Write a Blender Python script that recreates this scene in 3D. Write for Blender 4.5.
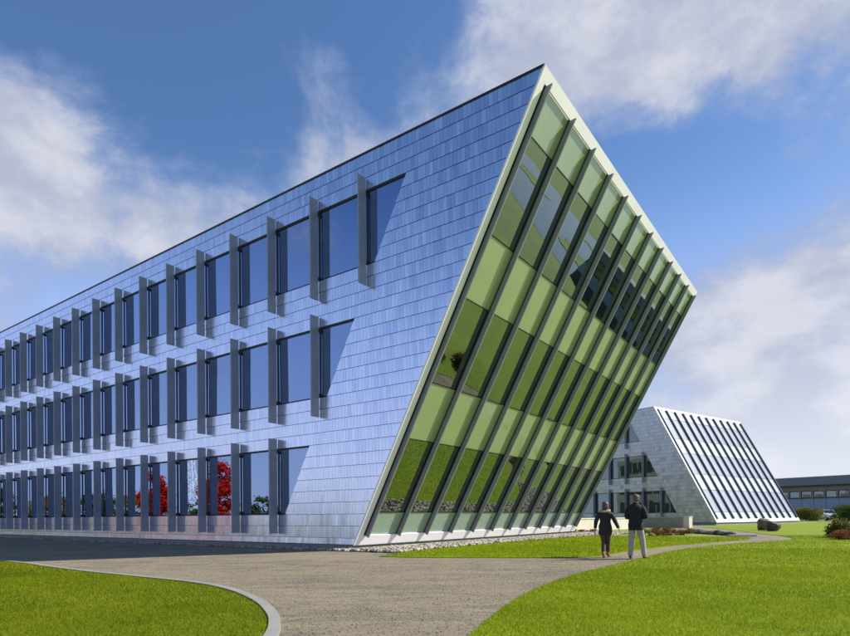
import bpy, bmesh, math, random
import numpy as np
from mathutils import Vector, Matrix

random.seed(7)
rng = np.random.default_rng(11)
S = bpy.context.scene
for o in list(bpy.data.objects):
    bpy.data.objects.remove(o)
COL = S.collection

# ------------------------------------------------------------------ camera
F_PX, PX, PY, ROLL, EYE = 583.5, 425.0, 516.4, 0.00756, 1.22     # from the vanishing points of the photograph (850 x 636)
cam = bpy.data.cameras.new('camera')
cam.sensor_width = 36.0
cam.lens = F_PX / 850 * 36.0
cam.shift_y = (PY - 318) / 850
cam.clip_start = 0.1
cam.clip_end = 6000
cam_ob = bpy.data.objects.new('camera', cam)
cam_ob.matrix_world = Matrix.Translation((0, 0, EYE)) @ Matrix.Rotation(math.pi / 2, 4, 'X') @ Matrix.Rotation(-ROLL, 4, 'Z')
COL.objects.link(cam_ob)
S.camera = cam_ob

# ------------------------------------------------------------------ light
SUN_EL, SUN_AZ = math.radians(41.0), math.radians(2.0)            # azimuth measured from +X towards +Y
SKY_STRENGTH, SUN_STRENGTH, EXPOSURE = 0.10, 4.8, 0.6
S.view_settings.view_transform = 'Standard'
S.view_settings.look = 'None'
S.view_settings.exposure = EXPOSURE
S.view_settings.gamma = 1.0
S.view_settings.use_curve_mapping = False

def img_ray(x, y):
    u, v = (x - PX) / F_PX, -(y - PY) / F_PX
    c, s = math.cos(ROLL), math.sin(ROLL)
    return Vector((c * u + s * v, 1.0, -s * u + c * v))

def ground(x, y, z=0.0):
    r = img_ray(x, y)
    t = (z - EYE) / r.z
    return Vector((r.x * t, t, z))

sd = bpy.data.lights.new('sun', 'SUN')
sd.energy = SUN_STRENGTH
sd.angle = math.radians(0.53)
sd.color = (1.0, 0.95, 0.86)
so = bpy.data.objects.new('sun', sd)
sdir = Vector((math.cos(SUN_EL) * math.cos(SUN_AZ), math.cos(SUN_EL) * math.sin(SUN_AZ), math.sin(SUN_EL)))
so.rotation_euler = sdir.to_track_quat('Z', 'Y').to_euler()
so.location = sdir * 120
COL.objects.link(so)

W = bpy.data.worlds.new('World')
S.world = W
W.use_nodes = True

class NT:
    """small helper to write node trees"""
    def __init__(self, tree):
        self.t = tree
        tree.nodes.clear()
    def n(self, kind, ins=None, **props):
        nd = self.t.nodes.new(kind)
        for k, v in props.items():
            setattr(nd, k, v)
        for k, v in (ins or {}).items():
            self.set(nd.inputs[k], v)
        return nd
    def set(self, sock, v):
        if isinstance(v, bpy.types.NodeSocket):
            self.t.links.new(v, sock)
        elif isinstance(v, bpy.types.Node):
            self.t.links.new(v.outputs[0], sock)
        else:
            if sock.type == 'RGBA' and len(v) == 3:
                v = (*v, 1)
            sock.default_value = v
    def math(self, op, a, b=None, c=None, clamp=False):
        ins = {0: a}
        if b is not None: ins[1] = b
        if c is not None: ins[2] = c
        return self.n('ShaderNodeMath', ins, operation=op, use_clamp=clamp).outputs[0]
    def vmath(self, op, a, b=None, out=0):
        ins = {0: a}
        if b is not None: ins[1] = b
        return self.n('ShaderNodeVectorMath', ins, operation=op).outputs[out]
    def noise(self, vec, scale, detail=4, rough=0.55, dist=0.0, dim='3D'):
        return self.n('ShaderNodeTexNoise', {'Vector': vec, 'Scale': scale, 'Detail': detail, 'Roughness': rough, 'Distortion': dist}, noise_dimensions=dim).outputs['Fac']
    def smooth(self, v, lo, hi, a=0.0, b=1.0):
        return self.n('ShaderNodeMapRange', {'Value': v, 'From Min': lo, 'From Max': hi, 'To Min': a, 'To Max': b}, interpolation_type='SMOOTHSTEP').outputs[0]
    def lin(self, v, lo, hi, a=0.0, b=1.0):
        return self.n('ShaderNodeMapRange', {'Value': v, 'From Min': lo, 'From Max': hi, 'To Min': a, 'To Max': b}).outputs[0]
    def mix(self, fac, a, b, blend='MIX'):
        nd = self.n('ShaderNodeMix', data_type='RGBA', blend_type=blend)
        self.set(nd.inputs[0], fac); self.set(nd.inputs[6], a); self.set(nd.inputs[7], b)
        return nd.outputs[2]

def build_world():
    T = NT(W.node_tree)
    out = T.n('ShaderNodeOutputWorld')
    bg = T.n('ShaderNodeBackground', {'Strength': SKY_STRENGTH})
    T.t.links.new(bg.outputs[0], out.inputs[0])
    sky = T.n('ShaderNodeTexSky', sky_type='NISHITA')
    sky.sun_disc = False
    sky.sun_elevation = SUN_EL
    sky.sun_rotation = math.pi / 2 - SUN_AZ
    sky.air_density, sky.dust_density, sky.ozone_density = 1.0, 0.6, 2.0
    d = T.n('ShaderNodeTexCoord').outputs['Generated']
    sep = T.n('ShaderNodeSeparateXYZ', {0: d})
    p = T.vmath('MULTIPLY', d, (1.0, 1.0, 1.55))
    f1 = T.noise(p, 3.6, 9, 0.60, 0.25)
    f2 = T.noise(p, 11.0, 7, 0.62, 0.3)
    dens = T.math('ADD', T.math('MULTIPLY', f1, 0.77), T.math('MULTIPLY', f2, 0.23))
    dens = T.math('ADD', T.math('MULTIPLY', T.math('SUBTRACT', dens, 0.5), 1.45), 0.49)
    # where this afternoon's clouds stand (centre pixel, radius in degrees, weight)
    blobs = [(115, 165, 7, .27), (40, 185, 6, .12), (10, 280, 6, .18), (195, 180, 5, .08), (340, 120, 5, .05), (330, 125, 8, .10), (310, 5, 7, .06), (20, 40, 7, .10),
             (495, 45, 8, .20), (585, 60, 7, .14), (730, 30, 8, .26), (660, 45, 6, .14), (830, 200, 5, .10), (790, 270, 9, .18), (710, 340, 9, .14), (815, 400, 8, .14), (800, 462, 6, .22),
             (150, 45, 8, -.27), (60, 245, 4, -.08), (340, 60, 4, -.10), (215, 60, 5, -.08), (390, 40, 4, -.10), (700, 150, 8, -.20), (740, 200, 6, -.12), (640, 190, 6, -.12), (410, 60, 5, -.05), (60, 330, 5, -.02), (740, 410, 4, -.08), (125, 245, 4, -.08)]
    for x, y, rad, w in blobs:
        c = img_ray(x, y).normalized()
        dt = T.vmath('DOT_PRODUCT', d, tuple(c), out=1)
        b = T.smooth(dt, math.cos(math.radians(rad * 1.7)), 1.0, 0.0, w)
        dens = T.math('ADD', dens, b)
    cov = T.smooth(dens, 0.50, 0.80)
    core = T.smooth(dens, 0.60, 0.88)
    mott = T.noise(p, 8.0, 5, 0.6)
    k = 1.0 / SKY_STRENGTH
    white = T.mix(T.smooth(mott, 0.35, 0.65), (.32 * k, .345 * k, .43 * k), (.47 * k, .48 * k, .53 * k))
    ccol = T.mix(core, (.23 * k, .285 * k, .43 * k), white)
    blue = T.mix(1.0, sky.outputs[0], (0.66, 0.84, 1.06), 'MULTIPLY')
    # brighter air low over the horizon
    mid = T.smooth(sep.outputs[2], 0.22, 0.52, 0.95, 0.0)
    low = T.smooth(sep.outputs[2], -0.02, 0.30, 0.9, 0.0)
    blue = T.mix(mid, blue, (.27 * k, .375 * k, .65 * k))
    blue = T.mix(low, blue, (.48 * k, .56 * k, .72 * k))
    ccol = T.mix(T.math('MULTIPLY', low, 0.9), ccol, (.60 * k, .62 * k, .67 * k))
    col = T.mix(T.math('MULTIPLY', cov, 0.93), blue, ccol)
    T.set(bg.inputs[0], col)
build_world()

# ------------------------------------------------------------------ materials
MATS = {}
def material(name, fn):
    m = bpy.data.materials.new(name)
    m.use_nodes = True
    T = NT(m.node_tree)
    out = T.n('ShaderNodeOutputMaterial')
    sh = fn(T)
    T.t.links.new(sh.outputs[0] if isinstance(sh, bpy.types.Node) else sh, out.inputs[0])
    MATS[name] = m
    return m

def principled(T, col, rough=0.5, metal=0.0, normal=None, **kw):
    ins = {'Base Color': col, 'Roughness': rough, 'Metallic': metal}
    for k, v in kw.items():
        ins[k.replace('_', ' ')] = v
    if normal is not None:
        ins['Normal'] = normal
    return T.n('ShaderNodeBsdfPrincipled', ins)

def bump(T, hgt, strength=0.3, dist=0.01):
    return T.n('ShaderNodeBump', {'Height': hgt, 'Strength': strength, 'Distance': dist}).outputs[0]

def objco(T): return T.n('ShaderNodeTexCoord').outputs['Object']
def worldco(T): return T.n('ShaderNodeNewGeometry').outputs['Position']

def simple(name, col, rough=0.5, metal=0.0, var=0.12, scale=3.0, bmp=0.0, **kw):
    def fn(T):
        co = objco(T)
        nz = T.noise(co, scale, 5, 0.6)
        a = tuple(c * (1 - var) for c in col); b = tuple(min(1, c * (1 + var)) for c in col)
        c = T.mix(T.smooth(nz, 0.3, 0.7), a, b)
        nrm = bump(T, T.noise(co, scale * 12, 3), bmp, 0.005) if bmp else None
        return principled(T, c, rough, metal, nrm, **kw)
    return material(name, fn)

def m_shingle(T):
    at = T.n('ShaderNodeAttribute', attribute_name='tone', attribute_type='GEOMETRY')
    tone = at.outputs['Fac']
    co = objco(T)
    streak = T.noise(T.vmath('MULTIPLY', co, (1, 9, 0.8)), 2.0, 4, 0.6)
    c = T.mix(tone, (.72, .71, .83), (.93, .92, .97))
    c = T.mix(T.smooth(streak, 0.35, 0.7, 0, 0.28), c, (.62, .62, .72))
    fine = T.noise(co, 9.0, 3, 0.5)
    r = T.math('ADD', T.lin(tone, 0, 1, 0.15, 0.24), T.lin(fine, 0.3, 0.7, 0.0, 0.06))
    nrm = bump(T, T.noise(co, 3.2, 2), 0.10, 0.02)
    return principled(T, c, r, 1.0, nrm)
material('shingle', m_shingle)
def m_shingle_grey(T):
    tone = T.n('ShaderNodeAttribute', attribute_name='tone', attribute_type='GEOMETRY').outputs['Fac']
    c = T.mix(tone, (.44, .42, .385), (.66, .63, .58))  # same metal, rougher; grey reflection of the rear wall put into the colour
    return principled(T, c, T.lin(tone, 0, 1, .28, .42), .85)
material('reflecting_grey_shingle', m_shingle_grey)
simple('wall_backing', (.10, .11, .13), .7)
simple('fin_steel', (.31, .32, .37), .42, .35, var=.08, scale=1.5)
simple('shaded_mullion_steel', (.12, .13, .155), .4, .2)  # the mullion steel with its shade painted in, for the second wing
simple('mullion_steel', (.235, .25, .26), .42, .0, var=.08, scale=1.5)
simple('dark_frame', (.025, .027, .03), .4, .3)
simple('white_frame', (.93, .89, .88), .38, 0.0, var=.04, scale=.8)
simple('slab', (.42, .42, .40), .8)
simple('ceiling', (.72, .73, .72), .85, var=.03)
simple('interior_wall', (.36, .38, .34), .8, var=.05)
simple('interior_dark', (.10, .10, .10), .8)
simple('column_paint', (.72, .72, .68), .6, var=.03)
simple('rear_cladding', (.34, .33, .32), .5, .3, var=.15)
simple('roof_membrane', (.45, .45, .44), .9)
simple('furniture', (.20, .13, .08), .5)

def m_glass(tint, refl, base):
    def fn(T):
        fr = T.n('ShaderNodeFresnel', {'IOR': 1.5}).outputs[0]
        fac = T.math('MINIMUM', T.math('ADD', T.math('MULTIPLY', fr, 1.15), base), 1.0)
        co = objco(T)
        nrm = bump(T, T.noise(co, 0.55, 2), 0.035, 0.05)
        g = T.n('ShaderNodeBsdfGlossy', {'Color': refl, 'Roughness': 0.012, 'Normal': nrm})
        t = T.n('ShaderNodeBsdfTransparent', {'Color': tint})
        return T.n('ShaderNodeMixShader', {0: fac, 1: t, 2: g})
    return fn
material('window_glass', m_glass((.28, .34, .36), (.56, .70, 1.0), .46))
material('dim_window_glass', m_glass((.24, .30, .28), (.80, .92, .88), .16))
material('curtain_glass', m_glass((.62, .70, .56), (.80, .93, .86), .27))
material('car_glass', m_glass((.2, .24, .25), (1, 1, 1), .1))

simple('rear_glass', (.02, .03, .028), .05, 0)
def m_spandrel(T):
    co = objco(T)
    nz = T.noise(co, 1.3, 4, .6)
    c = T.mix(T.smooth(nz, .3, .7), (.28, .355, .165), (.31, .385, .19))  # green of the mirrored lawn painted into the base colour
    d = principled(T, c, .4, 0.0, None)
    nrm = bump(T, T.noise(co, .8, 2), .03, .05)
    fac = T.math('ADD', T.math('MULTIPLY', T.n('ShaderNodeFresnel', {'IOR': 1.5}).outputs[0], .6), .08)
    g = T.n('ShaderNodeBsdfGlossy', {'Color': (.9, .95, .85), 'Roughness': .05, 'Normal': nrm})
    return T.n('ShaderNodeMixShader', {0: fac, 1: d, 2: g})
material('lawn_tinted_spandrel', m_spandrel)
def m_sill_panel(T):
    co = objco(T)
    vo = T.noise(co, 22.0, 3, .7)
    c = T.mix(T.smooth(vo, .35, .65), (.22, .36, .25), (.36, .47, .34))
    return principled(T, c, .3, 0.0, None, Coat_Weight=.8, Coat_Roughness=.05)
material('frosted_sill_glass', m_sill_panel)
def m_pale_spandrel(T):
    co = objco(T)
    nz = T.noise(co, 1.3, 4, .6)
    c = T.mix(T.smooth(nz, .3, .7), (.55, .57, .58), (.62, .64, .65))
    return principled(T, c, .25, 0.0, None, Coat_Weight=1.0, Coat_Roughness=.04, Coat_IOR=1.7)
material('pale_spandrel_glass', m_pale_spandrel)
def m_pale_curtain(T):
    co = objco(T)
    c = T.mix(T.smooth(T.noise(co, 1.1, 4, .6), .3, .7), (.37, .385, .42), (.43, .445, .48))
    return principled(T, c, .25, 0.0, None, Coat_Weight=1.0, Coat_Roughness=.04, Coat_IOR=1.8)
material('pale_curtain_glass', m_pale_curtain)

def m_lawn(scale=1.0, red=1.0):
  X = lambda c: (c[0] * scale * red, c[1] * scale, c[2] * scale)
  def fn(T):
    co = worldco(T)
    big = T.noise(co, 0.22, 4, .6)
    med = T.noise(co, 1.6, 4, .6)
    tuft = T.noise(co, 7.0, 4, .7)
    fine = T.noise(co, 38.0, 3, .65)
    c = T.mix(T.smooth(big, .35, .65), X((.185, .25, .008)), X((.245, .30, .010)))
    c = T.mix(T.smooth(med, .4, .75, 0, .45), c, X((.16, .225, .008)))
    c = T.mix(T.smooth(fine, .35, .7, 0, .5), c, X((.095, .155, .006)))
    c = T.mix(T.smooth(tuft, .42, .68, 0, .5), c, X((.115, .175, .006)))
    return principled(T, c, .75, 0, bump(T, T.math('ADD', fine, T.math('MULTIPLY', med, .4)), .7, .03), Specular_IOR_Level=.15)
  return fn
material('lawn', m_lawn())
material('lawn_olive', m_lawn(.76, 1.05))
def m_grass(T):
    at = T.n('ShaderNodeAttribute', attribute_name='tone', attribute_type='GEOMETRY').outputs['Fac']
    c = T.mix(at, (.15, .215, .004), (.33, .375, .012))
    df = T.n('ShaderNodeBsdfDiffuse', {'Color': c})
    tr = T.n('ShaderNodeBsdfTranslucent', {'Color': c})
    return T.n('ShaderNodeMixShader', {0: .4, 1: df, 2: tr})
material('grass_blade', m_grass)
def m_grass_olive(T):
    at = T.n('ShaderNodeAttribute', attribute_name='tone', attribute_type='GEOMETRY').outputs['Fac']
    c = T.mix(at, (.11, .15, .004), (.26, .285, .012))
    return T.n('ShaderNodeMixShader', {0: .4, 1: T.n('ShaderNodeBsdfDiffuse', {'Color': c}), 2: T.n('ShaderNodeBsdfTranslucent', {'Color': c})})
material('grass_blade_olive', m_grass_olive)
def m_gravel(T):
    co = worldco(T)
    big = T.noise(co, .30, 5, .6)
    tracks = T.noise(T.vmath('MULTIPLY', co, (.38, 1.2, 1)), 1.2, 6, .7, 1.6)
    med = T.noise(co, 4.0, 5, .65)
    vor = T.n('ShaderNodeTexVoronoi', {'Vector': co, 'Scale': 85.0}, feature='F1')
    vcol = T.n('ShaderNodeSeparateColor', {0: vor.outputs['Color']}).outputs[0]
    c = T.mix(T.smooth(big, .38, .62), (.150, .130, .098), (.265, .212, .130))
    c = T.mix(T.smooth(tracks, .44, .60, 0, .9), c, (.325, .265, .168))
    c = T.mix(T.smooth(med, .45, .75, 0, .55), c, (.13, .108, .090))
    c = T.mix(T.lin(vcol, 0, 1, 0, .75), c, T.mix(vcol, (.09, .075, .062), (.40, .35, .25)), 'MIX')
    h = T.math('ADD', T.math('MULTIPLY', vor.outputs['Distance'], -.6), T.math('MULTIPLY', med, .9))
    h = T.math('ADD', h, T.math('MULTIPLY', tracks, 1.5))
    return principled(T, c, .9, 0, bump(T, h, .8, .03), Specular_IOR_Level=.2)
material('gravel', m_gravel)
def m_concrete(col):
    def fn(T):
        co = worldco(T)
        a = T.noise(co, .9, 5, .6); b = T.noise(co, 30, 3, .6)
        c = T.mix(T.smooth(a, .3, .7), tuple(x * .82 for x in col), col)
        c = T.mix(T.smooth(b, .45, .8, 0, .35), c, tuple(x * .6 for x in col))
        return principled(T, c, .85, 0, bump(T, b, .3, .006))
    return fn
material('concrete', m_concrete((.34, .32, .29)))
material('sunlit_concrete', m_concrete((.68, .61, .48)))  # wall concrete with its sunlit brightness painted into the colour
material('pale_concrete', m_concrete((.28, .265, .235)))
def m_stone(cols):
    def fn(T):
        at = T.n('ShaderNodeAttribute', attribute_name='tone', attribute_type='GEOMETRY').outputs['Fac']
        co = worldco(T)
        nz = T.noise(co, 14, 4, .6)
        c = T.mix(at, cols[0], cols[1])
        c = T.mix(T.smooth(nz, .4, .7, 0, .5), c, cols[2])
        return principled(T, c, .75, 0, bump(T, nz, .3, .01))
    return fn
material('river_stone', m_stone([(.10, .085, .07), (.52, .45, .36), (.28, .23, .18)]))
material('boulder_tan', m_stone([(.13, .11, .08), (.15, .13, .095), (.06, .055, .045)]))
material('boulder_dark', m_stone([(.075, .06, .055), (.085, .07, .06), (.035, .03, .03)]))
def m_far(T):
    co = worldco(T)
    c = T.mix(T.smooth(T.noise(co, .03, 5), .35, .65), (.13, .19, .02), (.19, .23, .03))
    c = T.mix(T.smooth(T.noise(co, .3, 4), .4, .7, 0, .5), c, (.10, .14, .02))
    return principled(T, c, .9)
material('far_ground', m_far)
simple('water', (.02, .035, .05), .03, 0, Specular_IOR_Level=.8)

def m_leaf(a, b):
    def fn(T):
        at = T.n('ShaderNodeAttribute', attribute_name='tone', attribute_type='GEOMETRY').outputs['Fac']
        c = T.mix(at, a, b)
        df = T.n('ShaderNodeBsdfDiffuse', {'Color': c})
        tr = T.n('ShaderNodeBsdfTranslucent', {'Color': c})
        return T.n('ShaderNodeMixShader', {0: .35, 1: df, 2: tr})
    return fn
material('leaf_red', m_leaf((.42, .012, .012), (.75, .05, .03)))
material('leaf_green', m_leaf((.035, .070, .018), (.11, .15, .035)))
material('leaf_olive', m_leaf((.10, .11, .03), (.22, .20, .06)))
material('leaf_yellow', m_leaf((.22, .18, .03), (.40, .30, .05)))
material('leaf_russet', m_leaf((.14, .055, .03), (.27, .13, .06)))
simple('bark', (.10, .075, .055), .9, bmp=.5, scale=6)

# ------------------------------------------------------------------ mesh helpers
def tag(o, label=None, cat=None, group=None, kind=None):
    if label: o['label'] = label
    if cat: o['category'] = cat
    if group: o['group'] = group
    if kind: o['kind'] = kind
    return o

def empty(name, loc=(0, 0, 0), rz=0.0, label=None, cat=None, group=None):
    o = bpy.data.objects.new(name, None)
    COL.objects.link(o)
    o.location = loc
    o.rotation_euler = (0, 0, rz)
    o.empty_display_size = .3
    return tag(o, label, cat, group)

def link(name, mesh, parent=None, mat=None):
    if mat is not None and not mesh.materials:
        mesh.materials.append(MATS[mat])
    o = bpy.data.objects.new(name, mesh)
    COL.objects.link(o)
    o.parent = parent
    return o

class MB:
    def __init__(self):
        self.v, self.f, self.t = [], [], []
    def poly(self, vs, faces, tone=None):
        n = len(self.v)
        self.v += [tuple(p) for p in vs]
        self.f += [tuple(n + i for i in f) for f in faces]
        if tone is not None:
            self.t += [tone] * len(faces)
    def hexa(self, p, tone=None):
        """eight corners: 0-3 one face, 4-7 the opposite face in the same order"""
        self.poly(p, [(0, 1, 2, 3), (7, 6, 5, 4), (0, 4, 5, 1), (1, 5, 6, 2), (2, 6, 7, 3), (3, 7, 4, 0)], tone)
    def box(self, x0, x1, y0, y1, z0, z1, tone=None):
        self.hexa([(x0, y0, z0), (x0, y1, z0), (x1, y1, z0), (x1, y0, z0), (x0, y0, z1), (x0, y1, z1), (x1, y1, z1), (x1, y0, z1)], tone)
    def bar(self, a, b, w, d=None, up=(0, 0, 1)):
        a, b = Vector(a), Vector(b)
        d = d or w
        t = (b - a).normalized()
        u = t.cross(Vector(up))
        if u.length < 1e-4: u = t.cross(Vector((1, 0, 0)))
        u.normalize(); v = u.cross(t)
        q = [(-1, -1), (1, -1), (1, 1), (-1, 1)]
        self.hexa([a + u * (w / 2 * i) + v * (d / 2 * j) for i, j in q] + [b + u * (w / 2 * i) + v * (d / 2 * j) for i, j in q])
    def tube(self, pts, radii, n=8):
        base = len(self.v)
        pts = [Vector(p) for p in pts]
        for i, (p, r) in enumerate(zip(pts, radii)):
            t = (pts[min(i + 1, len(pts) - 1)] - pts[max(i - 1, 0)]).normalized()
            u = t.cross(Vector((0.13, 0.97, 0.2))).normalized(); v = t.cross(u)
            for k in range(n):
                a = 2 * math.pi * k / n
                self.v.append(tuple(p + u * (r * math.cos(a)) + v * (r * math.sin(a))))
        for i in range(len(pts) - 1):
            for k in range(n):
                a, b = base + i * n + k, base + i * n + (k + 1) % n
                self.f.append((a, b, b + n, a + n))
        self.f.append(tuple(base + k for k in range(n))[::-1])
        self.f.append(tuple(base + (len(pts) - 1) * n + k for k in range(n)))
    def mesh(self, name, mat=None, bevel=0.0, smooth=False):
        m = bpy.data.meshes.new(name)
        m.from_pydata(self.v, [], self.f)
        if self.t:
            at = m.attributes.new('tone', 'FLOAT', 'FACE')
            at.data.foreach_set('value', self.t)
        bm = bmesh.new(); bm.from_mesh(m)
        bmesh.ops.recalc_face_normals(bm, faces=bm.faces)
        if bevel:
            bmesh.ops.bevel(bm, geom=bm.edges[:], offset=bevel, segments=2, affect='EDGES', profile=.6)
        bm.to_mesh(m); bm.free()
        if smooth:
            m.polygons.foreach_set('use_smooth', [True] * len(m.polygons))
        if mat: m.materials.append(MATS[mat])
        return m
    def build(self, name, mat, parent=None, bevel=0.0, smooth=False):
        return link(name, self.mesh(name, mat, bevel, smooth), parent)

def np_mesh(name, verts, faces, tone=None, mat=None):
    """verts (n,3), faces (m,k) all of one size; tone one per face"""
    m = bpy.data.meshes.new(name)
    nv, (nf, k) = len(verts), faces.shape
    m.vertices.add(nv); m.vertices.foreach_set('co', np.asarray(verts, np.float32).ravel())
    m.loops.add(nf * k); m.loops.foreach_set('vertex_index', faces.astype(np.int32).ravel())
    m.polygons.add(nf)
    m.polygons.foreach_set('loop_start', np.arange(0, nf * k, k, dtype=np.int32))
    if tone is not None:
        at = m.attributes.new('tone', 'FLOAT', 'FACE'); at.data.foreach_set('value', np.asarray(tone, np.float32))
    m.update(calc_edges=True)
    if mat: m.materials.append(MATS[mat])
    return m

def leaf_mesh(name, centres, size, tone, mat, flat=0.0):
    """diamond leaves at the given centres, randomly turned"""
    n = len(centres)
    a = rng.normal(size=(n, 3)); a /= np.linalg.norm(a, axis=1)[:, None]
    b = rng.normal(size=(n, 3)); b[:, 2] *= (1 - flat); b -= a * (a * b).sum(1)[:, None]; b /= np.linalg.norm(b, axis=1)[:, None]
    s = (size * rng.uniform(.6, 1.3, n))[:, None]
    c = np.asarray(centres)
    v = np.stack([c - a * s, c + b * s * .55, c + a * s, c - b * s * .55], 1).reshape(-1, 3)
    return np_mesh(name, v, np.arange(4 * n).reshape(n, 4), tone, mat)

def in_poly(px, py, poly):
    inside = np.zeros(len(px), bool)
    j = len(poly) - 1
    for i in range(len(poly)):
        xi, yi, xj, yj = poly[i][0], poly[i][1], poly[j][0], poly[j][1]
        cond = ((yi > py) != (yj > py)) & (px < (xj - xi) * (py - yi) / (yj - yi + 1e-12) + xi)
        inside ^= cond
        j = i
    return inside

def smooth_path(pts, n=6):
    """Catmull-Rom through the points"""
    pts = [Vector(p) for p in pts]
    out = []
    for i in range(len(pts) - 1):
        p0, p1, p2, p3 = pts[max(i - 1, 0)], pts[i], pts[i + 1], pts[min(i + 2, len(pts) - 1)]
        for k in range(n):
            t = k / n
            out.append(.5 * ((2 * p1) + (p2 - p0) * t + (2 * p0 - 5 * p1 + 4 * p2 - p3) * t * t + (3 * p1 - p0 - 3 * p2 + p3) * t ** 3))
    out.append(pts[-1])
    return out

# ------------------------------------------------------------------ ground
def sheet(name, pts, z, mat, skirt=0.0):
    bm = bmesh.new()
    top = [bm.verts.new((p[0], p[1], z)) for p in pts]
    f = bm.faces.new(top)
    if f.normal.z < 0: f.normal_flip()
    bm.normal_update()
    if skirt:
        low = [bm.verts.new((p[0], p[1], z - skirt)) for p in pts]
        for i in range(len(pts)):
            j = (i + 1) % len(pts)
            bm.faces.new((top[i], top[j], low[j], low[i]))
    bmesh.ops.triangulate(bm, faces=[q for q in bm.faces if len(q.verts) > 4])
    bmesh.ops.recalc_face_normals(bm, faces=bm.faces)
    m = bpy.data.meshes.new(name); bm.to_mesh(m); bm.free()
    if m.polygons and sum(p.normal.z * p.area for p in m.polygons) < 0:
        m.flip_normals()
    m.materials.append(MATS[mat])
    return tag(link(name, m), kind='structure')

sheet('ground', [(-2500, -2500), (2500, -2500), (2500, 3500), (-2500, 3500)], 0.0, 'far_ground')

G = lambda pts: [ground(x, y) for x, y in pts]
gx = lambda r, s: (-2.5959 + .58398 * r - .81177 * s, 21.2099 + .81177 * r + .58398 * s)      # along the main wing's two faces
sheet('gravel_path', [(-70, -12), (12, -12)] + [(p.x, p.y) for p in G([(803, 541.5), (799, 537.0), (753, 537.0), (690, 536.2), (600, 535.8)])] + [gx(21.5, -.1), gx(.15, -.1), gx(.15, 62), (-70, 72)], 0.004, 'gravel')
sheet('gravel_path', [(p.x, p.y) for p in G([(735, 539.6), (775, 541.5), (799, 539.5), (784, 535.3), (762, 533.0), (738, 530), (715, 527.4), (700, 526.2), (676, 526.6), (668, 528.6), (684, 530.6), (700, 532.8), (728, 535), (752, 537.4)])], 0.008, 'gravel')

# left lawn and its kerb
kerb_out = [Vector((-34, 30.2, 0)), Vector((-21, 21.6, 0))] + G([(0, 561.5), (55, 568), (100, 573.5), (150, 578.5), (200, 584), (235, 591), (262, 602), (277, 615), (281, 627), (277, 640), (262, 665), (225, 710)]) + [Vector((-3.2, 2.2, 0)), Vector((-6, 0, 0)), Vector((-14, -4, 0))]
kerb_out = smooth_path(kerb_out, 6)
kerb_in = []
for i, p in enumerate(kerb_out):
    t = (kerb_out[min(i + 1, len(kerb_out) - 1)] - kerb_out[max(i - 1, 0)]).normalized()
    kerb_in.append(p + Vector((t.y, -t.x, 0)) * .135)
left_lawn_poly = [(p.x, p.y) for p in kerb_in] + [(-60, -10), (-60, 36)]
sheet('lawn', left_lawn_poly, 0.03, 'lawn_olive', .03)
kb = MB()
n0 = len(kerb_out)
for i in range(n0 - 1):
    a, b, c, d = kerb_out[i], kerb_out[i + 1], kerb_in[i + 1], kerb_in[i]
    z1 = 0.05
    kb.poly([(a.x, a.y, 0), (b.x, b.y, 0), (b.x, b.y, z1), (a.x, a.y, z1), (d.x, d.y, z1), (c.x, c.y, z1), (d.x, d.y, 0), (c.x, c.y, 0)], [(0, 1, 2, 3), (3, 2, 5, 4), (4, 5, 7, 6)])
tag(kb.build('kerb', 'pale_concrete'), kind='structure')

centre_low = G([(379, 557), (430, 558), (500, 558.3), (560, 558), (598, 556.5), (634, 551), (676, 546), (724, 542), (748, 540)])
centre_up = G([(753, 538.6), (737, 537.4), (690, 537), (640, 536.5), (600, 536.4), (568, 537.6), (520, 541.6), (465, 546.6), (409, 552.2)])
centre_poly = [(p.x, p.y) for p in smooth_path(centre_low, 5)] + [(p.x, p.y) for p in smooth_path(centre_up, 5)]
sheet('lawn', centre_poly, 0.025, 'lawn', .025)

right_edge = [Vector((-.6, 2.0, 0)), Vector((-.2, 3.6, 0))] + G([(460, 652), (472, 636), (500, 612), (532, 592), (574, 576), (622, 564), (676, 551), (724, 545.2), (770, 542), (788, 540.5), (793, 538.6), (780, 536.2), (762, 534.0), (738, 531), (715, 528.4), (702, 527.3)])
right_edge = smooth_path(right_edge, 5) + [Vector((31.5, 62.5, 0)), Vector((52, 77, 0)), Vector((80, 80, 0)), Vector((80, -8, 0)), Vector((1, -8, 0))]
right_poly = [(p.x, p.y) for p in right_edge]
sheet('lawn', right_poly, 0.03, 'lawn', .03)

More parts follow.
